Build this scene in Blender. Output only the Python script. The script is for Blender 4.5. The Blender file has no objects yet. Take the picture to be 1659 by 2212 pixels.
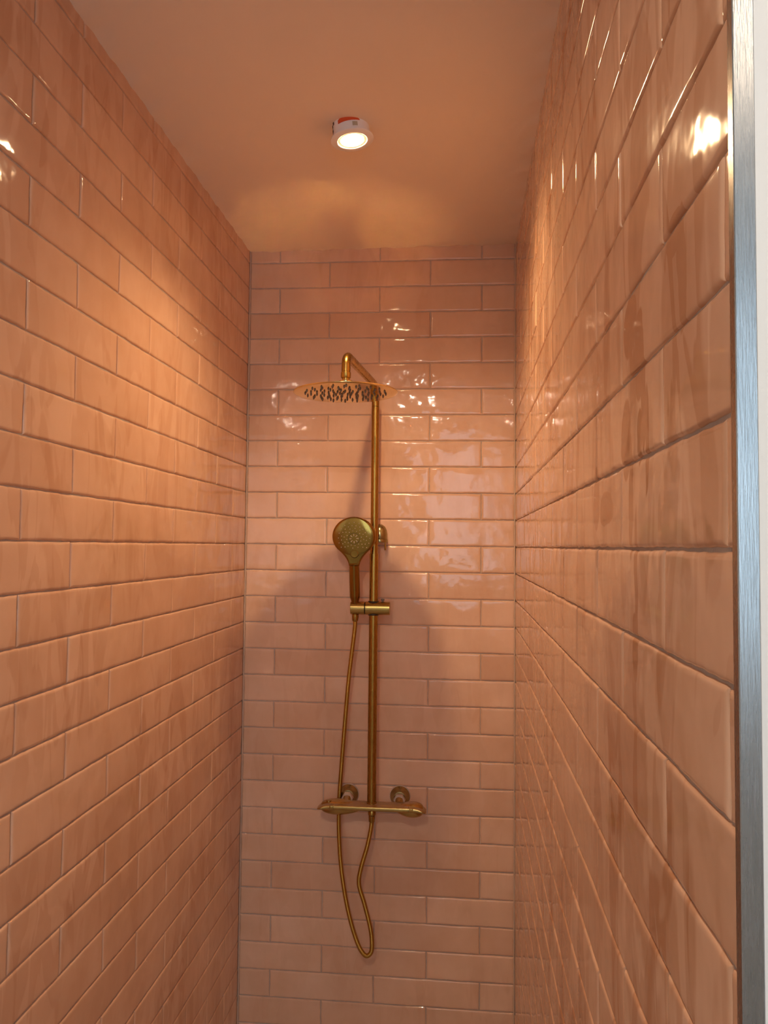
import bpy, bmesh, math, random
import numpy as np
from mathutils import Vector, Matrix, Quaternion

random.seed(7)
rng = np.random.default_rng(11)
scene = bpy.context.scene
COL = scene.collection
CH = 1.60                      # height of the camera above the floor

# ------------------------------------------------------------------ camera
F, YAW, PITCH, ROLL, CD = 1667.17, -0.08883, 0.04383, 0.00921, 2.25433
cy, sy, cp, sp = math.cos(YAW), math.sin(YAW), math.cos(PITCH), math.sin(PITCH)
fwd = Vector((sy * cp, cy * cp, sp)); right = Vector((cy, -sy, 0)); up = right.cross(fwd)
r2 = right * math.cos(ROLL) + up * math.sin(ROLL)
u2 = -right * math.sin(ROLL) + up * math.cos(ROLL)
cam_data = bpy.data.cameras.new('camera'); cam = bpy.data.objects.new('camera', cam_data); COL.objects.link(cam)
M = Matrix((r2, u2, -fwd)).transposed().to_4x4(); M.translation = Vector((0, -CD, CH)); cam.matrix_world = M
cam_data.sensor_fit = 'VERTICAL'; cam_data.sensor_height = 24.0; cam_data.lens = F * 24.0 / 2212.0
cam_data.clip_start = 0.02; cam_data.clip_end = 200
scene.camera = cam

# ------------------------------------------------------------------ light, exposure
scene.view_settings.view_transform = 'Standard'; scene.view_settings.look = 'None'
scene.view_settings.gamma = 1.0; scene.view_settings.use_curve_mapping = False
scene.view_settings.exposure = 0.02
scene.cycles.use_denoising = True
scene.cycles.max_bounces = 7; scene.cycles.diffuse_bounces = 5; scene.cycles.glossy_bounces = 3; scene.cycles.transmission_bounces = 0
scene.cycles.use_adaptive_sampling = True; scene.cycles.adaptive_threshold = 0.11; scene.cycles.adaptive_min_samples = 20
scene.cycles.caustics_reflective = True; scene.cycles.blur_glossy = 0.08
scene.cycles.sample_clamp_indirect = 0.0

SPOT_W = 26.0                  # ceiling spot inside the shower
ROOM_W = 34.0                  # ceiling spot of the bathroom behind the viewer
world = bpy.data.worlds.new('sky'); scene.world = world; world.use_nodes = True
bg = world.node_tree.nodes['Background']; bg.inputs['Color'].default_value = (0.62, 0.83, 1.0, 1); bg.inputs['Strength'].default_value = 3.1

# window geometry of the bathroom behind the camera
WX0, WX1, WZ0, WZ1, WY = -0.22, 1.05, 1.25, 2.42, -3.90
pl = bpy.data.lights.new('window_portal', 'AREA'); pl.shape = 'RECTANGLE'; pl.size = WX1 - WX0; pl.size_y = WZ1 - WZ0
pl.cycles.is_portal = True
po = bpy.data.objects.new('window_portal', pl); COL.objects.link(po)
po.location = ((WX0 + WX1) / 2, WY - 0.03, (WZ0 + WZ1) / 2); po.rotation_euler = (math.radians(90), 0, 0)

# ------------------------------------------------------------------ object helpers
def link(name, me, mats=None, parent=None):
    o = bpy.data.objects.new(name, me); COL.objects.link(o)
    if mats:
        for m in (mats if isinstance(mats, (list, tuple)) else [mats]): me.materials.append(m)
    if parent: o.parent = parent
    return o

def thing(name, loc, label, cat):
    o = bpy.data.objects.new(name, None); COL.objects.link(o); o.location = loc
    o.empty_display_size = 0.05; o['label'] = label; o['category'] = cat
    return o

def struct(o):
    o['kind'] = 'structure'; return o

def mesh_from(verts, faces, smooth=True):
    me = bpy.data.meshes.new('m'); me.from_pydata([tuple(v) for v in verts], [], faces); me.update()
    if smooth: me.polygons.foreach_set('use_smooth', [True] * len(me.polygons))
    return me

class G:
    """collects shapes of ONE part"""
    def __init__(s): s.v = []; s.f = []
    def add(s, vs, fs):
        b = len(s.v); s.v += [Vector(v) for v in vs]; s.f += [tuple(b + i for i in f) for f in fs]; return s
    def lathe(s, prof, mat=None, n=48, cap=True):
        """profile of (r, z) from bottom to top, around the local z axis"""
        vs, fs = [], []
        for r, z in prof:
            for i in range(n):
                a = 2 * math.pi * i / n; vs.append(Vector((r * math.cos(a), r * math.sin(a), z)))
        for k in range(len(prof) - 1):
            for i in range(n):
                j = (i + 1) % n
                fs.append((k * n + i, k * n + j, (k + 1) * n + j, (k + 1) * n + i))
        if cap:
            fs.append(tuple(reversed(range(n)))); fs.append(tuple((len(prof) - 1) * n + i for i in range(n)))
        if mat: vs = [mat @ v for v in vs]
        return s.add(vs, fs)
    def tube(s, pts, rad, n=20, cap=True):
        pts = [Vector(p) for p in pts]
        if not hasattr(rad, '__len__'): rad = [rad] * len(pts)
        t0 = (pts[1] - pts[0]).normalized()
        nrm = t0.orthogonal().normalized(); vs, fs = [], []
        for k, p in enumerate(pts):
            t = (pts[min(k + 1, len(pts) - 1)] - pts[max(k - 1, 0)]).normalized()
            nrm = (nrm - t * nrm.dot(t)).normalized(); bn = t.cross(nrm)
            for i in range(n):
                a = 2 * math.pi * i / n
                vs.append(p + (nrm * math.cos(a) + bn * math.sin(a)) * rad[k])
        for k in range(len(pts) - 1):
            for i in range(n):
                j = (i + 1) % n
                fs.append((k * n + i, k * n + j, (k + 1) * n + j, (k + 1) * n + i))
        if cap:
            fs.append(tuple(reversed(range(n)))); fs.append(tuple((len(pts) - 1) * n + i for i in range(n)))
        return s.add(vs, fs)
    def box(s, a, b):
        (x0, y0, z0), (x1, y1, z1) = a, b
        vs = [(x0,y0,z0),(x1,y0,z0),(x1,y1,z0),(x0,y1,z0),(x0,y0,z1),(x1,y0,z1),(x1,y1,z1),(x0,y1,z1)]
        return s.add(vs, [(3,2,1,0),(4,5,6,7),(0,1,5,4),(1,2,6,5),(2,3,7,6),(3,0,4,7)])
    def build(s, name, mat, parent=None, smooth=True, sharp=35, bevel=None, local=False):
        me = mesh_from([v for v in s.v], s.f, smooth)
        bm = bmesh.new(); bm.from_mesh(me); bmesh.ops.recalc_face_normals(bm, faces=bm.faces)
        if bevel: bmesh.ops.bevel(bm, geom=list(bm.edges), offset=bevel, segments=2, affect='EDGES', profile=0.5)
        bm.to_mesh(me); bm.free()
        if smooth:
            me.polygons.foreach_set('use_smooth', [True] * len(me.polygons))
            try: me.set_sharp_from_angle(angle=math.radians(sharp))
            except Exception: pass
        o = link(name, me, mat, parent)
        if parent and not local:                     # points are given in world space
            me.transform(Matrix.Translation(-world_loc(parent)))
        return o

def world_loc(o):
    v = Vector((0, 0, 0))
    while o: v += o.location; o = o.parent
    return v

def axis_mat(origin, z):
    q = Vector((0, 0, 1)).rotation_difference(Vector(z).normalized())
    return Matrix.Translation(Vector(origin)) @ q.to_matrix().to_4x4()

def spline(pts, step):
    """Catmull-Rom through the points, resampled to an even step"""
    P = [Vector(p) for p in pts]; P = [P[0] * 2 - P[1]] + P + [P[-1] * 2 - P[-2]]
    out = []
    for i in range(1, len(P) - 2):
        for k in range(24):
            t = k / 24
            out.append(0.5 * ((2 * P[i]) + (P[i+1] - P[i-1]) * t + (2 * P[i-1] - 5 * P[i] + 4 * P[i+1] - P[i+2]) * t * t
                              + (-P[i-1] + 3 * P[i] - 3 * P[i+1] + P[i+2]) * t ** 3))
    out.append(P[-2]); res = [out[0]]; acc = 0
    for a, b in zip(out, out[1:]):
        d = (b - a).length
        if d == 0: continue
        while acc + d >= step:
            t = (step - acc) / d; a = a.lerp(b, t); res.append(a.copy()); d = (b - a).length; acc = 0
            if d < 1e-9: break
        acc += d
    return res

# ------------------------------------------------------------------ materials
def mat(name):
    m = bpy.data.materials.new(name); m.use_nodes = True
    nt = m.node_tree; b = nt.nodes['Principled BSDF']; return m, nt, b
def N(nt, t, **kw):
    n = nt.nodes.new(t)
    for k, v in kw.items():
        if k in n.inputs: n.inputs[k].default_value = v
        else: setattr(n, k, v)
    return n
def mapping(nt, sc, loc=(0, 0, 0)):
    c = N(nt, 'ShaderNodeTexCoord'); m = N(nt, 'ShaderNodeMapping')
    nt.links.new(c.outputs['Object'], m.inputs['Vector']); m.inputs['Scale'].default_value = sc; m.inputs['Location'].default_value = loc
    return m.outputs['Vector']
def noise(nt, vec, scale, detail=2, rough=0.5, dist=0.0):
    n = N(nt, 'ShaderNodeTexNoise'); n.inputs['Scale'].default_value = scale; n.inputs['Detail'].default_value = detail
    n.inputs['Roughness'].default_value = rough; n.inputs['Distortion'].default_value = dist
    nt.links.new(vec, n.inputs['Vector']); return n.outputs['Fac']
def ramp(nt, fac, stops):
    r = N(nt, 'ShaderNodeValToRGB'); e = r.color_ramp.elements
    while len(e) < len(stops): e.new(0.5)
    for x, (p, c) in zip(e, stops):
        x.position = p; x.color = (c, c, c, 1) if not hasattr(c, '__len__') else (*c, 1)
    nt.links.new(fac, r.inputs['Fac']); return r.outputs['Color']
def mix(nt, fac, a, b, mode='MIX'):
    m = N(nt, 'ShaderNodeMix', data_type='RGBA', blend_type=mode)
    for sock, v in ((m.inputs['Factor'], fac), (m.inputs['A'], a), (m.inputs['B'], b)):
        pass
    def put(sock, v):
        if hasattr(v, 'default_value') or isinstance(v, bpy.types.NodeSocket): nt.links.new(v, sock)
        elif hasattr(v, '__len__'): sock.default_value = (*v, 1)
        else: sock.default_value = v
    put(m.inputs[0], fac); put(m.inputs[6], a); put(m.inputs[7], b)
    return m.outputs[2]
def math_(nt, op, a, b=0.0, clamp=False):
    m = N(nt, 'ShaderNodeMath', operation=op, use_clamp=clamp)
    for i, v in enumerate((a, b)):
        if isinstance(v, bpy.types.NodeSocket): nt.links.new(v, m.inputs[i])
        else: m.inputs[i].default_value = v
    return m.outputs[0]

BASE = (0.70, 0.442, 0.298)
DEEP = (0.48, 0.240, 0.133)
PALE = (0.77, 0.515, 0.370)

def tile_mat(name, streak, stains=(), rbase=0.075):
    """glazed blush tile; streak = how strongly the dried wipe and drip marks show"""
    m, nt, b = mat(name); L = nt.links
    at = N(nt, 'ShaderNodeAttribute', attribute_name='tone')
    v = mapping(nt, (1, 1, 1))
    soft = ramp(nt, noise(nt, v, 9, 3, 0.55), [(0.3, 0.0), (0.72, 1.0)])
    c = mix(nt, soft, BASE, PALE)
    c = mix(nt, math_(nt, 'MULTIPLY', at.outputs['Fac'], 0.45), c, DEEP)
    sv = mapping(nt, (6.5, 6.5, 2.2), (3.1, 1.7, 0.4))
    st = ramp(nt, noise(nt, sv, 1.4, 2.5, 0.5, 1.5), [(0.50, 0.0), (0.545, 1.0)])
    sv2 = mapping(nt, (13, 13, 3.2), (7.7, 2.2, 5.4))
    st2 = ramp(nt, noise(nt, sv2, 1.3, 2.0, 0.5, 1.4), [(0.56, 0.0), (0.585, 1.0)])
    low = ramp(nt, noise(nt, v, 3.1, 1, 0.5), [(0.38, 0.15), (0.6, 1.0)])
    k = math_(nt, 'MULTIPLY', math_(nt, 'ADD', math_(nt, 'MULTIPLY', st, 0.55), math_(nt, 'MULTIPLY', st2, 0.45)), low)
    k = math_(nt, 'MULTIPLY', k, streak)
    if stains:
        sep = N(nt, 'ShaderNodeSeparateXYZ'); wob = N(nt, 'ShaderNodeVectorMath', operation='ADD')
        nn = N(nt, 'ShaderNodeTexNoise'); nn.inputs['Scale'].default_value = 22; L.new(v, nn.inputs['Vector'])
        sc_ = N(nt, 'ShaderNodeVectorMath', operation='SCALE'); sc_.inputs[3].default_value = 0.018
        L.new(nn.outputs['Color'], sc_.inputs[0]); L.new(v, wob.inputs[0]); L.new(sc_.outputs[0], wob.inputs[1])
        L.new(wob.outputs[0], sep.inputs[0]); tot = None
        for (y0, z0, ry, rz) in stains:
            dy = math_(nt, 'DIVIDE', math_(nt, 'SUBTRACT', sep.outputs[1], y0 + 0.009), ry)
            dz = math_(nt, 'DIVIDE', math_(nt, 'SUBTRACT', sep.outputs[2], z0 + 0.009), rz)
            d = math_(nt, 'ADD', math_(nt, 'MULTIPLY', dy, dy), math_(nt, 'MULTIPLY', dz, dz))
            q = math_(nt, 'MULTIPLY', math_(nt, 'SUBTRACT', 1.0, d), 6.0, True)
            tot = q if tot is None else math_(nt, 'MAXIMUM', tot, q)
        k = math_(nt, 'MAXIMUM', k, math_(nt, 'MULTIPLY', tot, 0.95))
    c = mix(nt, k, c, DEEP)
    L.new(c, b.inputs['Base Color'])
    rg = math_(nt, 'SUBTRACT', rbase, math_(nt, 'MULTIPLY', k, 0.035))
    L.new(math_(nt, 'SUBTRACT', 0.5, math_(nt, 'MULTIPLY', k, 0.30)), b.inputs['Specular IOR Level'])
    L.new(rg, b.inputs['Roughness']); b.inputs['IOR'].default_value = 1.5
    bn = N(nt, 'ShaderNodeBump'); bn.inputs['Strength'].default_value = 0.8; bn.inputs['Distance'].default_value = 0.0028
    h = math_(nt, 'ADD', noise(nt, v, 15, 1.5, 0.45), math_(nt, 'MULTIPLY', noise(nt, v, 45, 1, 0.4), 0.17))
    L.new(h, bn.inputs['Height']); L.new(bn.outputs[0], b.inputs['Normal'])
    return m

def grout_mat():
    m, nt, b = mat('grout'); v = mapping(nt, (1, 1, 1))
    c = mix(nt, noise(nt, v, 60, 3), (0.36, 0.29, 0.25), (0.52, 0.43, 0.37)); nt.links.new(c, b.inputs['Base Color'])
    b.inputs['Roughness'].default_value = 0.9
    bn = N(nt, 'ShaderNodeBump'); bn.inputs['Strength'].default_value = 0.5; bn.inputs['Distance'].default_value = 0.0008
    nt.links.new(noise(nt, v, 500, 3), bn.inputs['Height']); nt.links.new(bn.outputs[0], b.inputs['Normal']); return m

def plain(name, col, rough=0.6, metal=0.0, var=0.06, scale=12, bump=0.0, bscale=200, **kw):
    m, nt, b = mat(name); v = mapping(nt, (1, 1, 1))
    c = mix(nt, noise(nt, v, scale, 3), tuple(max(0, x * (1 - var)) for x in col), tuple(min(1, x * (1 + var)) for x in col))
    nt.links.new(c, b.inputs['Base Color']); b.inputs['Roughness'].default_value = rough; b.inputs['Metallic'].default_value = metal
    if bump:
        bn = N(nt, 'ShaderNodeBump'); bn.inputs['Strength'].default_value = bump; bn.inputs['Distance'].default_value = 0.001
        nt.links.new(noise(nt, v, bscale, 3), bn.inputs['Height']); nt.links.new(bn.outputs[0], b.inputs['Normal'])
    return m

def brass_mat(name, col, rough, sc=(1, 1, 1), scale=300, bump=0.06, dust=0.0):
    m, nt, b = mat(name); v = mapping(nt, sc); v1 = mapping(nt, (1, 1, 1))
    n = noise(nt, v, scale, 2, 0.5)
    c = mix(nt, noise(nt, v1, 30, 3), tuple(x * 0.9 for x in col), tuple(min(1, x * 1.08) for x in col))
    b.inputs['Metallic'].default_value = 1.0
    r = math_(nt, 'ADD', rough - 0.05, math_(nt, 'MULTIPLY', n, 0.10))
    if dust:
        geo = N(nt, 'ShaderNodeNewGeometry'); s = N(nt, 'ShaderNodeSeparateXYZ'); nt.links.new(geo.outputs['Normal'], s.inputs[0])
        upn = math_(nt, 'MULTIPLY', math_(nt, 'SUBTRACT', s.outputs[2], 0.75), 6.0, True)
        dm = ramp(nt, noise(nt, v1, 55, 5, 0.65), [(0.38, 0.15), (0.62, 1.0)])
        d = math_(nt, 'MULTIPLY', math_(nt, 'MULTIPLY', upn, dm), dust)
        c = mix(nt, d, c, (0.42, 0.30, 0.24)); nt.links.new(math_(nt, 'SUBTRACT', 1.0, d), b.inputs['Metallic'])
        r = math_(nt, 'ADD', r, math_(nt, 'MULTIPLY', d, 0.5))
    nt.links.new(c, b.inputs['Base Color']); nt.links.new(r, b.inputs['Roughness'])
    bn = N(nt, 'ShaderNodeBump'); bn.inputs['Strength'].default_value = bump; bn.inputs['Distance'].default_value = 0.0006
    nt.links.new(n, bn.inputs['Height']); nt.links.new(bn.outputs[0], b.inputs['Normal']); return m

DRIPS = [(-1.548, 1.800, .030, .030), (-1.585, 1.765, .018, .040), (-1.600, 1.720, .010, .042), (-1.612, 1.690, .006, .05),
         (-1.585, 1.695, .010, .026), (-1.531, 1.700, .022, .040), (-1.552, 1.645, .008, .060), (-1.570, 1.580, .006, .062),
         (-1.563, 1.512, .012, .034), (-1.715, 1.795, .012, .050), (-1.70, 1.825, .024, .018), (-1.43, 1.64, .04, .02), (-1.37, 1.655, .02, .04)]
M_TB = tile_mat('glazed_tile_back', 0.22)
M_TL = tile_mat('glazed_tile_left', 0.5)
M_TR = tile_mat('glazed_tile_right', 1.0, DRIPS, 0.10)
M_GROUT = grout_mat()
M_PAINT = plain('ceiling_paint', (0.86, 0.735, 0.62), 0.75, bump=0.15, bscale=90, var=0.03, scale=4)
M_WHITE = plain('white_wall_paint', (0.80, 0.79, 0.77), 0.7, bump=0.1, bscale=120, var=0.02)
M_FLOOR = plain('grey_floor', (0.45, 0.42, 0.40), 0.5, var=0.1)
M_BRASS = brass_mat('brushed_brass', (0.43, 0.265, 0.065), 0.27, (1, 1, 0.05), 500, 0.10)
M_BRASSX = brass_mat('brushed_brass_across', (0.54, 0.37, 0.12), 0.26, (0.04, 1, 1), 500, 0.10)
M_BODY = brass_mat('dusty_brass', (0.50, 0.34, 0.12), 0.24, (0.04, 1, 1), 500, 0.08, dust=0.75)
M_DISC = brass_mat('polished_brass', (0.78, 0.60, 0.27), 0.10, (1, 1, 1), 200, 0.0)
M_AGED = brass_mat('olive_brass', (0.40, 0.34, 0.17), 0.24, (1, 1, 1), 200, 0.05)
M_HEAD = brass_mat('satin_brass', (0.34, 0.20, 0.045), 0.12, (1, 1, 1), 200, 0.03)
M_HOSE = brass_mat('hose_brass', (0.50, 0.31, 0.07), 0.25, (1, 1, 1), 200, 0.03)
M_RUBBER = plain('grey_rubber', (0.16, 0.13, 0.11), 0.55)
M_PALEDOT = plain('pale_rubber', (0.80, 0.66, 0.52), 0.6)
M_DARK = plain('dark_seam', (0.03, 0.02, 0.012), 0.6)
M_PLASTER = plain('plaster_residue', (0.52, 0.42, 0.36), 0.9, bump=0.6, bscale=150, var=0.2, scale=80)
M_PLASTIC = plain('white_plastic', (0.86, 0.84, 0.84), 0.35)
M_RED = plain('red_sticker', (0.70, 0.09, 0.02), 0.45)
M_PRINT = plain('brown_print', (0.10, 0.05, 0.03), 0.6)
M_CLIP = plain('grey_clip', (0.45, 0.40, 0.30), 0.4)

def steel_mat():
    m, nt, b = mat('brushed_steel'); v = mapping(nt, (1, 1, 0.06))
    n = noise(nt, v, 900, 3, 0.6); n2 = noise(nt, mapping(nt, (1, 1, 0.12)), 160, 3, 0.6)
    c = mix(nt, n2, (0.30, 0.30, 0.30), (0.44, 0.44, 0.44)); nt.links.new(c, b.inputs['Base Color'])
    b.inputs['Metallic'].default_value = 1.0
    nt.links.new(math_(nt, 'ADD', 0.20, math_(nt, 'MULTIPLY', n, 0.14)), b.inputs['Roughness'])
    bn = N(nt, 'ShaderNodeBump'); bn.inputs['Strength'].default_value = 0.25; bn.inputs['Distance'].default_value = 0.0004
    nt.links.new(n, bn.inputs['Height']); nt.links.new(bn.outputs[0], b.inputs['Normal']); return m
M_STEEL = steel_mat()
M_BEAD = plain('corner_grout', (0.56, 0.42, 0.33), 0.8, var=0.12, scale=60)

def lamp_mat(name, col, s):
    m, nt, b = mat(name); b.inputs['Base Color'].default_value = (0.9, 0.9, 0.9, 1)
    b.inputs['Emission Color'].default_value = (*col, 1); b.inputs['Emission Strength'].default_value = s; return m
WARM = (1.0, 0.66, 0.34)
M_LENS = lamp_mat('glowing_lens', (1.0, 0.68, 0.38), 160.0)
M_GLOW = lamp_mat('painted_bezel_glow', (1.0, 0.52, 0.20), 0.75)  # weak emission imitating the lens glow spilled onto the bezel
M_LENS2 = lamp_mat('glowing_lens_bathroom', (1.0, 0.80, 0.58), 16.0)

# ------------------------------------------------------------------ the shell of tiles
XL, SKL, XR, SKR = -0.61408, 0.00647, 0.1802, 0.01404
Z0, P, TL = 0.84938 + CH, 0.077, -0.00355
YEND = -1.818
GAP = 0.0019
RINGS = [0.0, 0.0005, 0.0012, 0.0022, 0.0036, 0.0056, 0.0085]

def grid_axis(w, step):
    a = [r for r in RINGS if r < w / 2]
    n = max(1, int(round((w - 2 * a[-1]) / step)))
    mid = [a[-1] + (w - 2 * a[-1]) * i / n for i in range(1, n)]
    return np.array(a + mid + [w - x for x in reversed(a)])

def tile_wall(name, origin, udir, nrm, tiles, slab, mtile, thick=0.07):
    """tiles = (u0, u1, z00, z01, z10, z11): outline with bottom/top heights at both ends"""
    V, Fc, T = [], [], []; base = 0
    o = np.array(origin, float); U = np.array(udir, float); Nn = np.array(nrm, float)
    flip = np.dot(np.cross(U, (0, 0, 1)), Nn) < 0
    for (a, b, zb0, zt0, zb1, zt1) in tiles:
        w = b - a - GAP; h = zt0 - zb0 - GAP
        if w < 0.012 or h < 0.012: continue
        gu, gv = grid_axis(w, 0.012), grid_axis(h, 0.0095)
        uu, vv = np.meshgrid(gu, gv, indexing='ij'); s, t = uu / w, vv / h
        ph = rng.uniform(0, 6.28, 16); am = rng.uniform(0.3, 1.0, 8)
        def wv(x, k):      # slow wobble of an outline
            return 0.00050 * am[k] * np.sin(x * 42 + ph[k]) + 0.00042 * am[k + 4] * np.sin(x * 110 + ph[k + 4]) + 0.00028 * np.sin(x * 260 + ph[k + 8])
        l, r_ = wv(vv, 0), wv(vv, 1); bo, to = wv(uu, 2), wv(uu, 3)
        u = a + GAP / 2 + uu + l * (1 - s) + r_ * s
        zlo = zb0 + (zb1 - zb0) * s + GAP / 2 + bo; zhi = zt0 + (zt1 - zt0) * s - GAP / 2 + to
        z = zlo + (zhi - zlo) * t
        e = np.minimum(np.minimum(uu, w - uu), np.minimum(vv, h - vv)); rr = 0.0042
        q = np.clip(e / rr, 0, 1); hh = -0.0030 + 0.0030 * np.sqrt(1 - (1 - q) ** 2)
        hh = hh - 0.0006 * np.exp(-e / 0.009)
        hh = hh + 0.00016 * np.sin(uu * 21 + ph[12]) * np.sin(vv * 38 + ph[13]) + 0.00010 * np.sin(uu * 47 + ph[14] + vv * 30)
        hh = hh + np.clip(rng.normal(0, 0.0010), -.0022, .0022) * (s - 0.5) * w * 2 + np.clip(rng.normal(0, 0.0030), -.006, .006) * (t - 0.5) * h * 2 + abs(rng.normal(0, 0.0002))
        pts = o[None, None] + u[..., None] * U + z[..., None] * np.array([0, 0, 1.0]) + hh[..., None] * Nn
        # closing ring down to the grout
        nu, nv = pts.shape[:2]
        V.append(pts.reshape(-1, 3)); idx = np.arange(nu * nv).reshape(nu, nv) + base
        f = np.stack([idx[:-1, :-1], idx[1:, :-1], idx[1:, 1:], idx[:-1, 1:]], -1).reshape(-1, 4)
        if flip: f = f[:, ::-1]
        Fc.append(f); T.append(np.full(nu * nv, np.clip(rng.beta(1.6, 3.2), 0, 1))); base += nu * nv
        lo = np.concatenate([idx[:, 0], idx[-1, 1:], idx[::-1, -1][1:], idx[0, ::-1][1:-1]])
        rim = np.concatenate([pts[:, 0], pts[-1, 1:], pts[::-1, -1][1:], pts[0, ::-1][1:-1]]) - Nn * 0.004
        V.append(rim); n = len(rim); ri = np.arange(n) + base
        f = np.stack([lo, ri, np.roll(ri, -1), np.roll(lo, -1)], -1)
        if flip: f = f[:, ::-1]
        Fc.append(f); T.append(np.full(n, T[-1][0])); base += n
    nt_ = sum(len(f) for f in Fc)
    # the grout face and the wall behind it
    (ua, ub, za, zb) = slab; g = -0.0030
    c = []
    for dn in (g, g - thick):
        for uu_, zz_ in ((ua, za), (ub, za), (ub, zb), (ua, zb)): c.append(o + U * uu_ + np.array([0, 0, zz_]) + Nn * dn)
    V.append(np.array(c)); i = base
    bf = np.array([(0,1,2,3),(7,6,5,4),(0,4,5,1),(1,5,6,2),(2,6,7,3),(3,7,4,0)]) + i
    if flip: bf = bf[:, ::-1]
    Fc.append(bf); T.append(np.zeros(8))
    V = np.concatenate(V); Fc = np.concatenate(Fc); T = np.concatenate(T)
    me = bpy.data.meshes.new(name); me.vertices.add(len(V)); me.vertices.foreach_set('co', V.ravel())
    me.loops.add(len(Fc) * 4); me.loops.foreach_set('vertex_index', Fc.ravel().astype(np.int32))
    me.polygons.add(len(Fc)); me.polygons.foreach_set('loop_start', np.arange(len(Fc), dtype=np.int32) * 4)
    me.polygons.foreach_set('loop_total', np.full(len(Fc), 4, dtype=np.int32))
    mi = np.zeros(len(Fc), dtype=np.int32); mi[nt_:] = 1
    me.update(calc_edges=True); me.validate()
    me.materials.append(mtile); me.materials.append(M_GROUT)
    me.polygons.foreach_set('material_index', mi); me.polygons.foreach_set('use_smooth', (mi == 0))
    at = me.attributes.new('tone', 'FLOAT', 'POINT'); at.data.foreach_set('value', T.astype(np.float32))
    ob = bpy.data.objects.new(name, me); COL.objects.link(ob); return struct(ob)

ZTOP = 2.515
def course(m):      # bottom and top height of course m at the left corner
    zt, zb = Z0 - P * m, Z0 - P * (m + 1)
    return max(zb, 0.0), min(zt, ZTOP)

def make(name, length, joints, zoff0, zoffs, origin, udir, nrm, mt, pad):
    tl = []
    for m in range(-1, 32):
        zb, zt = course(m)
        if zt - zb < 0.012: continue
        js = joints(m); ed = [0.001] + [j for j in js if 0.012 < j < length - 0.010] + [length]
        for a, b in zip(ed, ed[1:]):
            tl.append((a, b, zb + zoff0 + zoffs * a, zt + zoff0 + zoffs * a, zb + zoff0 + zoffs * b, zt + zoff0 + zoffs * b))
    return tile_wall(name, origin, udir, nrm, tl, (-pad, length + pad, -0.05, ZTOP + 0.04), mt)

W = XR - XL
wb = make('wall_back', W, lambda m: [(-0.52155 - XL) + (0 if m % 2 else 0.151) + i * 0.302 for i in range(4)], 0, TL, (XL, 0, 0), (1, 0, 0), (0, -1, 0), M_TB, 0.07)
dl = Vector((-SKL, -1, 0)).normalized(); nl = Vector((1, -SKL, 0)).normalized()
wl = make('wall_left', -YEND, lambda m: [0.13548 + (0 if m % 2 else 0.148) + i * 0.302 for i in range(7)], 0, 0, (XL, 0, 0), dl, nl, M_TL, 0.0)
dr = Vector((-SKR, -1, 0)).normalized(); nr = Vector((-1, SKR, 0)).normalized()
wr = make('wall_right', -YEND, lambda m: [(1.370 if m % 2 else 1.218) - 4 * 0.2905 + i * 0.2905 + (0 if m % 2 else -0.001) for i in range(-1, 8)], TL * W, 0, (XR, 0, 0), dr, nr, M_TR, 0.0)

# grout beads in the two corners
for nm, X0, sg in (('trim_3', XL, 1), ('trim_4', XR, -1)):
    q = 0.0030; vs = [(X0 - sg * .003, 0.003, z) for z in (0, 2.50)] + [(X0 + sg * q, -0.0002, z) for z in (0, 2.50)] + [(X0 + sg * 0.0002, -q, z) for z in (0, 2.50)]
    struct(G().add(vs, [(0, 2, 4), (1, 5, 3), (0, 1, 3, 2), (2, 3, 5, 4), (4, 5, 1, 0)]).build(nm, M_BEAD, smooth=False))

# ceiling of the shower: a slightly uneven painted plane
def zc(x, y):
    t = (x - XL) / W; l = 0.884 + 0.008 * y; r = 0.8895 + 0.024 * y
    return CH + l * (1 - t) + r * t
g = G(); nx, ny = 64, 150
xs = [XL - 0.06 + (W + 0.12) * i / nx for i in range(nx + 1)]; ys = [0.06 - (0.06 - YEND + 0.0) * i / ny for i in range(ny + 1)]
vs = []
for y in ys:
    for x in xs:
        ed = math.exp(-min(abs(x - XL), abs(x - XR + SKR * -y), abs(y)) / 0.02)
        vs.append((x, y, zc(x, y) + 0.0018 * ed * (math.sin(y * 61 + x * 50) + 0.7 * math.sin(y * 143 + 1 + x * 120)) ))
fs = [(a * (nx + 1) + b, (a + 1) * (nx + 1) + b, (a + 1) * (nx + 1) + b + 1, a * (nx + 1) + b + 1) for a in range(ny) for b in range(nx)]
nb = len(vs)
g.add(vs, fs)
for x, y in ((xs[0], ys[0]), (xs[-1], ys[0]), (xs[-1], ys[-1]), (xs[0], ys[-1])): g.v.append(Vector((x, y, 2.68)))
c0, c1, c2, c3 = 0, nx, ny * (nx + 1) + nx, ny * (nx + 1)
g.f += [(nb, nb + 1, nb + 2, nb + 3)]
g.f += [tuple(range(0, nx + 1)) + (nb + 1, nb), tuple(range(c3, c2 + 1)) + (nb + 2, nb + 3),
        tuple(i * (nx + 1) for i in range(ny + 1)) + (nb + 3, nb), tuple(i * (nx + 1) + nx for i in range(ny + 1)) + (nb + 2, nb + 1)]
struct(g.build('ceiling', M_PAINT, sharp=30))

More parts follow.
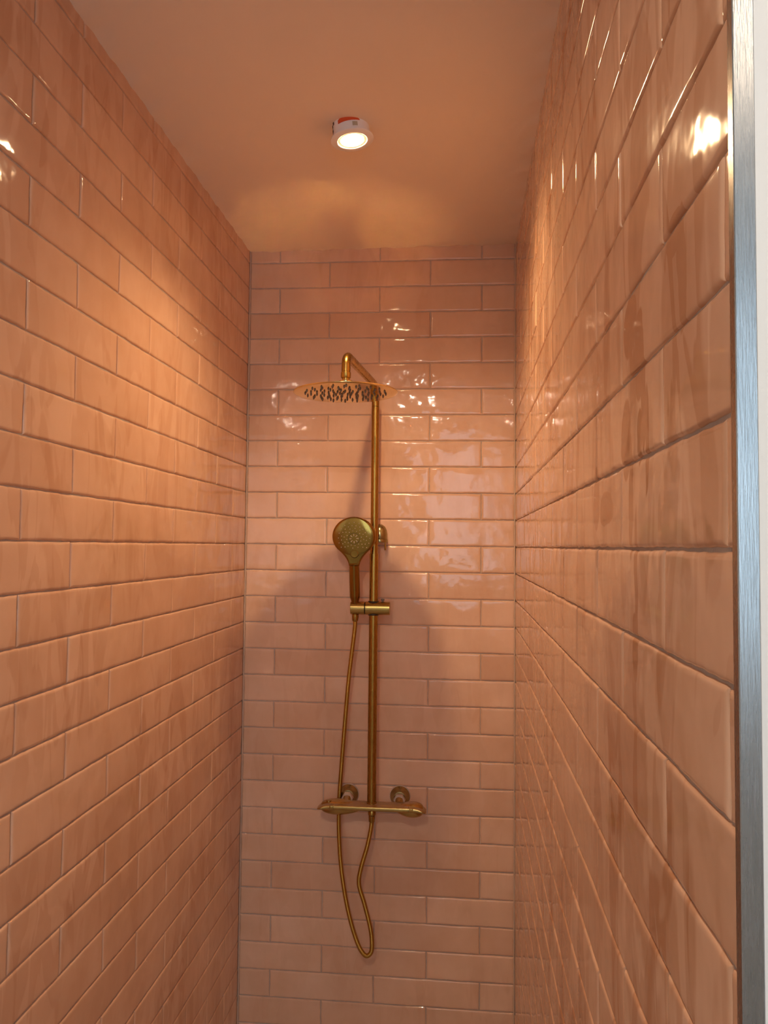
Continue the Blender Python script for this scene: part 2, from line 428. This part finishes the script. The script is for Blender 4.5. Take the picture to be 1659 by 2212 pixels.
# floors, bathroom behind the viewer
RX0, RX1, RY1, RZ = -1.45, 1.75, -3.86, 2.60
gl = G().box((RX0 - .05, RY1 - .05, -0.06), (RX1 + .05, 0.06, 0.0)); struct(gl.build('floor', M_FLOOR, smooth=False))
XO = XR + SKR * YEND                      # corner x of the right wall's free end
struct(G().box((XO + 0.0110, YEND - 0.0005, 0), (RX1, YEND + 0.060, RZ)).build('wall_front', M_WHITE, smooth=False))
struct(G().box((RX0, YEND, 0), (XL + SKL * YEND - 0.004, YEND + 0.06, RZ)).build('wall_front_left', M_WHITE, smooth=False))
struct(G().box((XL - 0.016, YEND, 2.473), (XO + 0.0110, YEND + 0.05, RZ)).build('wall_front_header', M_WHITE, smooth=False))
struct(G().box((RX0 - .06, RY1, 0), (RX0, YEND + .06, RZ)).build('wall_side_left', M_WHITE, smooth=False))
struct(G().box((RX1, RY1, 0), (RX1 + .06, YEND + .06, RZ)).build('wall_side_right', M_WHITE, smooth=False))
struct(G().box((RX0 - .06, RY1 - .08, RZ), (RX1 + .06, YEND + .06, RZ + .08)).build('ceiling_bathroom', M_WHITE, smooth=False))
gw = G().box((RX0 - .06, RY1 - .08, 0), (WX0, RY1, RZ)).box((WX1, RY1 - .08, 0), (RX1 + .06, RY1, RZ))
gw.box((WX0, RY1 - .08, 0), (WX1, RY1, WZ0)).box((WX0, RY1 - .08, WZ1), (WX1, RY1, RZ)); struct(gw.build('wall_window_side', M_WHITE, smooth=False))
fr = G()
for a, b in (((WX0, RY1 - .06, WZ0), (WX0 + .04, RY1 - .01, WZ1)), ((WX1 - .04, RY1 - .06, WZ0), (WX1, RY1 - .01, WZ1)),
             ((WX0 + .04, RY1 - .06, WZ0), (WX1 - .04, RY1 - .01, WZ0 + .04)), ((WX0 + .04, RY1 - .06, WZ1 - .04), (WX1 - .04, RY1 - .01, WZ1))): fr.box(a, b)
struct(fr.build('window_1', M_PLASTIC, smooth=False))

# steel edge profile at the free end of the right wall
tr = G(); zz = 2.46
x0, x1 = XO - 0.0006, XO + 0.0112
prof = [(x0, YEND + 0.006), (x0, YEND - 0.0014), (x0 + 0.0006, YEND - 0.0020), (x1 - 0.0006, YEND - 0.0020), (x1, YEND - 0.0014), (x1, YEND + 0.006)]
vs = [(x, y, z) for z in (0.0, zz) for x, y in prof]; n = len(prof)
tr.add(vs, [(i, (i + 1) % n, n + (i + 1) % n, n + i) for i in range(n)] + [tuple(range(n)), tuple(range(n, 2 * n))])
struct(tr.build('trim_1', M_STEEL, sharp=25))
tr2 = G(); tr2.box((x1 - 0.0002, YEND - 0.0012, 0), (x1 + 0.0016, YEND + 0.004, zz)); struct(tr2.build('trim_2', M_WHITE, smooth=False))

# ------------------------------------------------------------------ lamp hanging out of the ceiling
def lamp(loc, tilt, label, watts, col, mlens, spot, blend, body=True, name='ceiling_spotlight'):
    t = thing(name, loc, label, 'lamp'); t.rotation_euler = (0, 0, 0)
    R = Matrix.Rotation(tilt[1], 4, 'Y') @ Matrix.Rotation(tilt[0], 4, 'X'); Mx = Matrix.Translation(loc) @ R
    h = 0.040 if body else 0.006
    if body:
        G().lathe([(0.0375, 0.006), (0.0385, 0.016), (0.0390, h + 0.012), (0.0390, h + 0.02)], Mx).build('housing', M_PLASTIC, t)
    G().lathe([(0.0435, 0.0005), (0.0452, 0.0018), (0.0450, 0.0042), (0.0405, 0.0068), (0.0370, 0.0070)], Mx, cap=False).build('bezel', M_PLASTIC, t) if False else \
    G().lathe([(0.0300, 0.004), (0.0302, 0.0012), (0.0320, 0.0), (0.0430, 0.0005), (0.0452, 0.0020), (0.0448, 0.0045), (0.0405, 0.0070), (0.030, 0.0072)], Mx, cap=False).build('bezel', M_PLASTIC, t)
    G().lathe([(0.0005, -0.0002), (0.0200, 0.0002), (0.0236, 0.0012), (0.0242, 0.0040), (0.0242, 0.0066)], Mx).build('lens', mlens, t)
    G().lathe([(0.0244, 0.0050), (0.0246, 0.0012), (0.0300, 0.0012), (0.0301, 0.0060)], Mx, cap=False).build('bezel_glow_ring', M_GLOW, t)  # added ring, its emission stands in for lens light on the inner bezel
    ld = bpy.data.lights.new('lamp_light', 'SPOT'); ld.energy = watts; ld.color = col; ld.spot_size = math.radians(spot); ld.spot_blend = blend
    ld.shadow_soft_size = 0.022
    lo = bpy.data.objects.new('lamp_light', ld); COL.objects.link(lo); lo.parent = t
    lo.location = R @ Vector((0, 0, -0.026)); lo.rotation_euler = R.to_euler()
    if body:
        def patch(name, a0, a1, z0f, z1f, mt, rr=0.0394, n=28, hole=None):
            vs = []
            for i in range(n + 1):
                s = i / n; a = math.radians(a0 + (a1 - a0) * s)
                for z in (z0f(s), z1f(s)):
                    vs.append(Mx @ Vector((rr * math.cos(a), rr * math.sin(a), z)))
            inner = [Mx @ ((Mx.inverted() @ v) - Vector(((Mx.inverted() @ v).x, (Mx.inverted() @ v).y, 0)) * 0.012) for v in vs]
            k = len(vs); f = []
            for i in range(n):
                a, b, c, d = 2*i, 2*i+2, 2*i+3, 2*i+1
                f += [(a, b, c, d), (k+d, k+c, k+b, k+a), (a, k+a, k+b, b), (d, c, k+c, k+d)]
            f += [(0, 1, k+1, k), (2*n, k+2*n, k+2*n+1, 2*n+1)]
            return G().add(vs + inner, f).build(name, mt, t)
        st = patch('sticker', -126, -56, lambda t_: 0.0225 + 0.0010 * t_, lambda t_: 0.0300 + 0.0080 * math.sin(3.1 * t_) - 0.005 * t_, M_RED); st['label'] = 'orange red sticker'
        patch('printed_mark', 194, 203, lambda s: 0.014 + 0.003 * s, lambda s: 0.022, M_PRINT)
        patch('printed_mark', 197, 204, lambda s: 0.024 + 0.002 * s, lambda s: 0.031, M_PRINT)
        patch('printed_mark', 206, 214, lambda s: 0.029, lambda s: 0.037 - 0.002 * s, M_PRINT)
        patch('clip', -80, -65, lambda s: 0.0110, lambda s: 0.0195, M_CLIP, 0.0402)
        patch('clip', -77, -62, lambda s: 0.0072, lambda s: 0.0104, M_PLASTIC, 0.0408)
    return t
lamp((-0.2130, -0.6880, CH + 0.8455), (math.radians(0), math.radians(-7)), 'glowing white spotlight hanging loose from the shower ceiling with a red sticker', SPOT_W, WARM, M_LENS, 144, 0.85)
lamp((0.60, -2.75, RZ - 0.0075), (0, 0), 'small round recessed spotlight flush in the bathroom ceiling, farther right from the shower opening', ROOM_W * 0.3, (1.0, 0.80, 0.60), M_LENS2, 150, 0.8, body=False, name='recessed_spotlight')
lamp((-0.23, -2.75, RZ - 0.0075), (0, 0), 'small round recessed spotlight flush in the bathroom ceiling, straight in front of the shower', ROOM_W, (1.0, 0.80, 0.62), M_LENS2, 168, 0.3, body=False, name='recessed_spotlight')

# ------------------------------------------------------------------ the shower set on the back wall
RXc, RYc = -0.2218, -0.070
SS = thing('shower_set', (RXc, 0, CH - 0.72), 'tall brushed gold shower set with round overhead disc and bar mixer on the back wall', 'shower')
zb = CH - 0.728
G().tube([(RXc, RYc, zb + 0.010), (RXc, RYc, CH - 0.0224)], 0.0126, 40).build('lower_riser', M_BRASS, SS)
# upper riser and curved arm in one pipe
def bend(p0, c, p1, r, n=14):
    p0, c, p1 = Vector(p0), Vector(c), Vector(p1); a = (p0 - c).normalized(); b = (p1 - c).normalized()
    ang = a.angle(b); d = r / math.tan(ang / 2); s, e = c + a * d, c + b * d
    ctr = c + (a + b).normalized() * (r / math.sin(ang / 2)); out = []
    v0, v1 = s - ctr, e - ctr; ax = v0.cross(v1).normalized(); th = v0.angle(v1)
    for i in range(n + 1): out.append(ctr + Quaternion(ax, th * i / n) @ v0)
    return out
DX, DY = -0.2572, -0.432
DZ = CH + 0.3665
ARMZ = CH + 0.4585
G().tube([(RXc, RYc, CH - 0.030), (RXc, RYc, CH + 0.2), (RXc, RYc, ARMZ - 0.06)]
         , 0.0108, 32).build('upper_riser', M_BRASS, SS)
arm = [(RXc, RYc, ARMZ - 0.062)] + bend((RXc, RYc, ARMZ - .1), (RXc, RYc, ARMZ), (DX, DY, ARMZ), 0.040) + bend((RXc, RYc, ARMZ), (DX, DY, ARMZ), (DX, DY, ARMZ - .1), 0.026) + [(DX, DY, DZ + .0512)]
G().tube(arm, 0.0108, 32).build('shower_arm', M_BRASS, SS)
# collar + ball joint + disc
cl = G().lathe([(0.0090, DZ + .0290), (0.0092, DZ + .0345), (0.0112, DZ + .0350), (0.0120, DZ + .0362), (0.0120, DZ + .0485), (0.0112, DZ + .0495), (0.0098, DZ + .0497), (0.0098, DZ + .0520)], Matrix.Translation((DX, DY, 0)), 32)
cl.build('swivel_joint', M_BRASS, SS)
dr_ = G().lathe([(0.0260, DZ + 0.0012), (0.0210, DZ + 0.0050), (0.0150, DZ + 0.0140), (0.0140, DZ + .0215), (0.0160, DZ + .0222), (0.0164, DZ + .0230), (0.0164, DZ + .0275), (0.0156, DZ + .0285), (0.009, DZ + .0292)], Matrix.Translation((DX, DY, 0)), 48)
TILT = Matrix.Translation((DX, DY, DZ)) @ Matrix.Rotation(math.radians(-0.6), 4, 'Y')
dr_.build('disc_hub', M_DISC, SS)
disc = G().lathe([(0.004, -0.0020), (0.1180, -0.0020), (0.1240, -0.0016), (0.1250, -0.0008), (0.1250, 0.0006), (0.1244, 0.0012), (0.1180, 0.0016), (0.004, 0.0018)], TILT, 128).build('overhead_disc', M_DISC, SS)
nz = G().lathe([(0.0002, -0.0052), (0.0007, -0.0050), (0.0019, -0.0030), (0.0025, -0.0010), (0.0022, 0.0004)], None, 12)
nz0 = nz.build('nozzle', M_RUBBER, disc, local=True); k = 0
for r, c in ((0.014, 6), (0.028, 9), (0.042, 12), (0.056, 15), (0.070, 17), (0.084, 19), (0.0965, 20)):
    for i in range(c):
        o = nz0 if k == 0 else nz0.copy()
        if k: COL.objects.link(o); o.parent = disc
        a = 2 * math.pi * i / c + 2.4 * int(r * 80)
        o.location = TILT @ Vector((r * math.cos(a), r * math.sin(a), -0.0018)) - world_loc(disc); k += 1

# wall bracket behind the riser
br = G().lathe([(0.0215, CH + .0185), (0.0225, CH + .020), (0.0225, CH + .034), (0.0205, CH + .046), (0.0150, CH + .056), (0.0075, CH + .0615), (0.001, CH + .063)], Matrix.Translation((-0.2105, -0.0240, 0)), 40)
brk = br.build('wall_bracket', M_AGED, SS)
G().lathe([(0.0235, CH + .0095), (0.0240, CH + .0105), (0.0240, CH + .0175), (0.0235, CH + .0185)], Matrix.Translation((-0.2105, -0.0243, 0)), 40).build('bracket_ring', M_AGED, brk)
G().lathe([(0.0023, CH - .0130), (0.0026, CH - .0120), (0.0026, CH + .0100)], Matrix.Translation((-0.1935, -0.0330, 0)), 16).build('set_screw', M_BRASS, brk)
G().tube([(-0.2135, -0.040, CH + .030), (RXc, RYc + 0.004, CH + .030)], 0.0065, 20).build('bracket_arm', M_BRASS, brk)
G().lathe([(0.0108, CH + .005), (0.0118, CH + .007), (0.0118, CH + .047), (0.0108, CH + .049)], Matrix.Translation((RXc, RYc, 0)), 32, cap=False).build('clamp_collar', M_BRASS, SS)

# slider that holds the hand shower
HY, HZ = -0.0730, CH - 0.1765
HR = 0.0188
def hcyl(x0, x1, r, m, nm, par):
    L_ = x1 - x0
    return G().lathe([(r - .0016, 0), (r, .0010), (r, L_ - .0010), (r - .0016, L_)], axis_mat((x0, HY, HZ), (1, 0, 0)), 48).build(nm, m, par)
sl = hcyl(-0.2445, -0.1745, HR, M_BRASSX, 'slider', SS)
hcyl(-0.2458, -0.2445, HR - .0012, M_DARK, 'seam', sl)
hcyl(-0.2865, -0.2458, HR - .0003, M_BRASSX, 'handset_holder', SS)
G().lathe([(0.0150, HZ + .0150), (0.0158, HZ + .0180), (0.0150, HZ + .0200)], Matrix.Translation((RXc, RYc, 0)), 32).build('bushing', M_DARK, sl)
G().lathe([(0.0150, HZ - .0200), (0.0158, HZ - .0180), (0.0150, HZ - .0150)], Matrix.Translation((RXc, RYc, 0)), 32).build('bushing', M_DARK, sl)
kb = G().lathe([(0.0030, HZ + .0150), (0.0030, HZ + .0215), (0.0050, HZ + .0222), (0.0054, HZ + .0250), (0.0046, HZ + .0268), (0.001, HZ + .0272)], Matrix.Translation((-0.1955, HY, 0)), 20).build('lock_knob', M_RUBBER, sl)

# ------------------------------------------------------------------ bar mixer
mx, my, mz = -0.2212, -0.0700, CH - 0.7290
def bar_section(s):
    """half depth, top, bottom and y-centre of the hood at s (distance from the middle)"""
    a = abs(s); L0 = 0.1525
    e = max(0.0, (a - 0.122) / (L0 - 0.122)); sh = math.sqrt(max(0.0, 1 - e ** 4))
    f = max(0.0, (a - 0.106) / (L0 - 0.106))
    return 0.0265 * (0.42 + 0.58 * sh), 0.0095 - 0.0150 * f ** 2.6, -0.0090 + 0.0022 * f ** 2.6, -0.0015 - 0.006 * e ** 2
def hood(s0, s1, n, name, m, par, scale=1.0):
    vs, fs = [], []; K = 32
    for i in range(n + 1):
        s = s0 + (s1 - s0) * i / n; hd, zt, zb_, yc = bar_section(s); hd *= scale
        for k_ in range(K):
            a = 2 * math.pi * k_ / K; ca, sa = math.cos(a), math.sin(a)
            y = my + yc - hd * math.copysign(abs(ca) ** 0.75, ca)
            mid = (zt + zb_) / 2; hz = (zt - zb_) / 2 * scale
            z = mz + mid + hz * math.copysign(abs(sa) ** (0.45 if sa > 0 else 0.8), sa)
            vs.append((mx + s, y, z))
    for i in range(n):
        for k_ in range(K):
            j = (k_ + 1) % K; fs.append((i * K + k_, i * K + j, (i + 1) * K + j, (i + 1) * K + k_))
    fs += [tuple(reversed(range(K))), tuple(n * K + q for q in range(K))]
    return G().add(vs, fs).build(name, m, par, sharp=50)
mb = hood(-0.1035, 0.1035, 40, 'mixer_body', M_BODY, SS)
for sg in (-1, 1):
    lo, hi = sorted((sg * 0.1042, sg * 0.1520))
    hd_ = hood(lo, hi, 24, 'handle', M_BODY, SS)
    # round cartridge belly seen under the hood
    c0_, c1_ = (-0.146, -0.026) if sg < 0 else (0.066, 0.146)
    prof = []; n = 22
    for i in range(n + 1):
        t = i / n; u_ = (t if sg < 0 else 1 - t); w = math.sin(math.pi * u_ ** 0.75) ** 0.5 if 0 < t < 1 else 0
        prof.append((0.0218 * max(w, 0.04), (c1_ - c0_) * t))
    G().lathe(prof, axis_mat((mx + c0_, my + 0.001, mz - 0.0045), (1, 0, 0)) @ Matrix.Scale(1.0, 4), 40).build('cartridge', M_BODY, SS)
    # small raised stop tab on the ridge
    tb = G().box((mx + sg * 0.1115 - .0050, my - 0.0300, mz - 0.0005), (mx + sg * 0.1115 + .0050, my - 0.0225, mz + 0.0068)); tb.build('stop_tab', M_BRASSX, hd_, bevel=0.0008)
    # connections to the wall
    ex = mx + sg * 0.0745; ez = CH - 0.7185
    G().lathe([(0.0300, 0.0), (0.0300, 0.0022), (0.0288, 0.0040), (0.026, 0.0042)], axis_mat((ex, 0.0000, ez), (0, -1, 0)), 48).build('sealing_ring', M_PLASTER, SS)
    es = G().lathe([(0.0282, 0.003), (0.0282, 0.0060), (0.0262, 0.0088), (0.0175, 0.0190), (0.0165, 0.0215), (0.0130, 0.0220)], axis_mat((ex, 0.0, ez), (0, -1, 0)), 48).build('wall_flange', M_AGED, SS)
    nut = G().lathe([(0.0150, 0.018), (0.0168, 0.020), (0.0168, 0.036), (0.0150, 0.038)], axis_mat((ex, 0.0, ez - 0.003), (0, -1, 0)), 6); nut.build('hex_nut', M_PLASTER, SS, smooth=False)
    G().tube([(ex, -0.034, ez - 0.003), (ex, my + 0.022, mz)], 0.0120, 24).build('inlet', M_BODY, SS)
G().lathe([(0.0075, mz + 0.006), (0.0082, mz + 0.0125), (0.0078, mz + 0.0150), (0.0060, mz + 0.0158)], Matrix.Translation((mx - 0.1205, my - 0.006, 0)), 28).build('safety_button', M_BODY, SS)
G().lathe([(0.0128, mz + 0.0085), (0.0142, mz + 0.0095), (0.0142, mz + 0.0125), (0.0128, mz + 0.0135)], Matrix.Translation((RXc, RYc, 0)), 32, cap=False).build('riser_collar', M_BRASS, SS)
G().lathe([(0.0095, mz - 0.0240), (0.0110, mz - 0.0225), (0.0110, mz - 0.0130), (0.0100, mz - 0.0115), (0.0100, mz - 0.006)], Matrix.Translation((mx + .0005, my, 0)), 28).build('hose_outlet', M_BRASS, SS)

# ------------------------------------------------------------------ hand shower
HS = thing('hand_shower', (-0.2735, -0.080, CH - 0.185), 'brushed gold hand shower with round spray face standing in the slider holder', 'hand shower')
hp = [(-0.2732, HY - .001, CH - .200), (-0.2734, HY - .002, CH - .165), (-0.2737, -0.0790, CH - .158), (-0.2738, -0.0810, CH - .145), (-0.2740, -0.0930, CH - .100), (-0.2740, -0.1040, CH - .060), (-0.2738, -0.1100, CH - .036)]
rads = [0.0085, 0.0098, 0.0105, 0.0148, 0.0148, 0.0143, 0.0138]
pts = []; rr = []
for i in range(len(hp) - 1):
    for q in range(6):
        t = q / 6; pts.append(Vector(hp[i]).lerp(Vector(hp[i + 1]), t)); rr.append(rads[i] * (1 - t) + rads[i + 1] * t)
pts.append(Vector(hp[-1])); rr.append(rads[-1])
G().tube(pts, rr, 36).build('handle', M_HEAD, HS)
# head: teardrop outline swept as a shallow dish
fc = Vector((-0.2722, -0.1345, CH + 0.0245)); fn = Vector((0.012, -1.0, -0.085)).normalized()
ux = Vector((1, 0, 0)); ux = (ux - fn * ux.dot(fn)).normalized(); uz = -(fn.cross(ux)).normalized()
if uz.z < 0: uz = -uz
def tear(nn=96):
    out = []
    for i in range(nn):
        a = 2 * math.pi * i / nn; x, z = 0.0595 * math.cos(a), 0.0555 * math.sin(a)
        if z < -0.024:                       # flow into the handle
            pass
        out.append((x, z))
    return out
# outline by half width at height z (both sides)
prof = []
for i in range(49):
    a = math.pi / 2 - math.pi * 0.86 * i / 48 / 1.0
    x, z = 0.0608 * math.cos(a), 0.0550 * math.sin(a)
    if a > -math.pi * 0.22: prof.append((x, z))
za = prof[-1]
for t in [i / 12 for i in range(1, 13)]:      # smooth neck
    z = za[1] + (-0.083 - za[1]) * t
    k1 = (1 - t) ** 2; x = za[0] * k1 + 2 * (1 - t) * t * 0.0175 + t * t * 0.0145
    prof.append((x, z))
outl = [(x, z) for x, z in prof] + [(-x, z) for x, z in reversed(prof[1:])]
def ring(shr, dep):
    c = []
    for x, z in outl:
        zz_ = z; k_ = 1 - shr
        depth = dep - 0.0 ; yoff = max(0.0, (-z - 0.035)) * 0.10
        c.append(fc + ux * (x * k_) + uz * ((zz_ + 0.006) * (1 - shr * 0.75) - 0.006) - fn * (depth + yoff))
    return c
lay = [ring(0.16, -0.0006), ring(0.075, -0.0004), ring(0.035, 0.0012), ring(0.008, 0.0045), ring(0.0, 0.0090), ring(0.03, 0.0150), ring(0.12, 0.0205), ring(0.30, 0.0245), ring(0.6, 0.0265)]
vs = [p for r_ in lay for p in r_]; n = len(outl)
fs = [(k_ * n + i, k_ * n + (i + 1) % n, (k_ + 1) * n + (i + 1) % n, (k_ + 1) * n + i) for k_ in range(len(lay) - 1) for i in range(n)]
fs += [tuple(range(n)), tuple((len(lay) - 1) * n + i for i in range(n))]
hd = G().add(vs, fs).build('spray_head', M_HEAD, HS, sharp=60)
FM = Matrix((ux, uz, fn)).transposed().to_4x4(); FM.translation = fc + fn * 0.0004
sf = G().lathe([(0.0525, -0.0010), (0.0520, 0.0006), (0.0490, 0.0012), (0.035, 0.0019), (0.018, 0.0023), (0.0002, 0.0025)], FM, 72).build('spray_face', M_HEAD, HS)
G().lathe([(0.0158, 0.0008), (0.0158, 0.0027), (0.0150, 0.0027), (0.0150, 0.0008)], FM @ Matrix.Translation((0.001, -0.005, 0)), 40, cap=False).build('centre_ring', M_DARK, sf)
dt = G().lathe([(0.0010, 0.0), (0.0012, 0.0006), (0.0009, 0.0015)], None, 10).build('nozzle', M_PALEDOT, sf, local=True)
k = 0; dt.rotation_euler = FM.to_euler()
for ring_i, (r, c) in enumerate(((0.0205, 12), (0.0275, 12), (0.0350, 20), (0.0435, 20))):
    for i in range(c):
        a = 2 * math.pi * (i + (0.5 if ring_i % 2 else 0.0)) / c + 0.15
        p = Vector((0.001 + r * math.cos(a), -0.004 + r * math.sin(a), 0.0012 + 0.0011 * (1 - r / 0.05)))
        if p.y < -0.0335: continue
        o = dt if k == 0 else dt.copy()
        if k: COL.objects.link(o); o.parent = sf
        o.location = FM @ p - world_loc(sf); k += 1
for i in range(8):
    a = 2 * math.pi * i / 8 + 0.05; q = FM @ Matrix.Translation((0.001, -0.005, 0)) @ Matrix.Rotation(a, 4, 'Z')
    b_ = G().box((0.0070, -0.0008, 0.0010), (0.0128, 0.0008, 0.0031)); b_.v = [q @ v for v in b_.v]; b_.build('spray_slot', M_PALEDOT, sf)
BM = Matrix.Translation(fn * 0.0) @ FM @ Matrix.Translation((0.0022, -0.0475, -0.0012))
bt = G().lathe([(0.0108, -0.001), (0.0108, 0.0030), (0.0098, 0.0040), (0.0002, 0.0036)], BM, 36).build('mode_button', M_HEAD, HS)
G().lathe([(0.0108, -0.0005), (0.0118, 0.0012), (0.0114, 0.0017), (0.0108, 0.0012)], BM, 36, cap=False).build('button_seam', M_DARK, HS)
G().lathe([(0.0146, 0.0), (0.0150, 0.0008), (0.0146, 0.0016)], axis_mat((-0.2739, -0.1062, CH - 0.052), (0, -0.26, 1)), 32, cap=False).build('handle_band', M_BRASS, HS)

# ------------------------------------------------------------------ hose
hpts = [(-0.2732, HY - .001, 1.4040), (-0.2734, -0.0735, 1.3900), (-0.2745, -0.0730, 1.3627), (-0.2840, -0.066, 1.2850), (-0.2932, -0.0600, 1.2038), (-0.3067, -0.0450, 1.0438), (-0.3171, -0.0260, 0.9211), (-0.3212, -0.0175, 0.8536),
        (-0.3195, -0.0300, 0.7930), (-0.3114, -0.0450, 0.7086), (-0.2971, -0.0550, 0.6239), (-0.2786, -0.0620, 0.5509), (-0.2567, -0.0660, 0.4904), (-0.2382, -0.0690, 0.4640), (-0.2250, -0.0695, 0.4640),
        (-0.2170, -0.0700, 0.4830), (-0.2206, -0.0700, 0.5310), (-0.2382, -0.0700, 0.5995), (-0.2550, -0.0700, 0.6556), (-0.2494, -0.0710, 0.7011), (-0.2330, -0.0720, 0.7600), (-0.2225, -0.0710, 0.8130), (-0.2208, -0.0700, 0.8480)]
HO = thing('shower_hose', hpts[0], 'ribbed gold metal hose looping from the hand shower down below the mixer', 'hose')
pp = spline(hpts, 0.0006)
rad = [0.0061 + 0.00038 * math.cos(2 * math.pi * i / 4) for i in range(len(pp))]
G().tube(pp, rad, 14).build('corrugated_tube', M_HOSE, HO, sharp=180)
i1 = len(pp) - 1
G().tube([pp[i1 - 34], pp[i1 - 30], pp[i1 - 8], pp[i1 - 4]], [0.0066, 0.0085, 0.0094, 0.0094], 24).build('end_nut', M_BRASS, HO)
G().tube([pp[0], pp[6], pp[26], pp[30]], [0.0095, 0.0098, 0.0086, 0.0066], 24).build('end_nut', M_BRASS, HO)
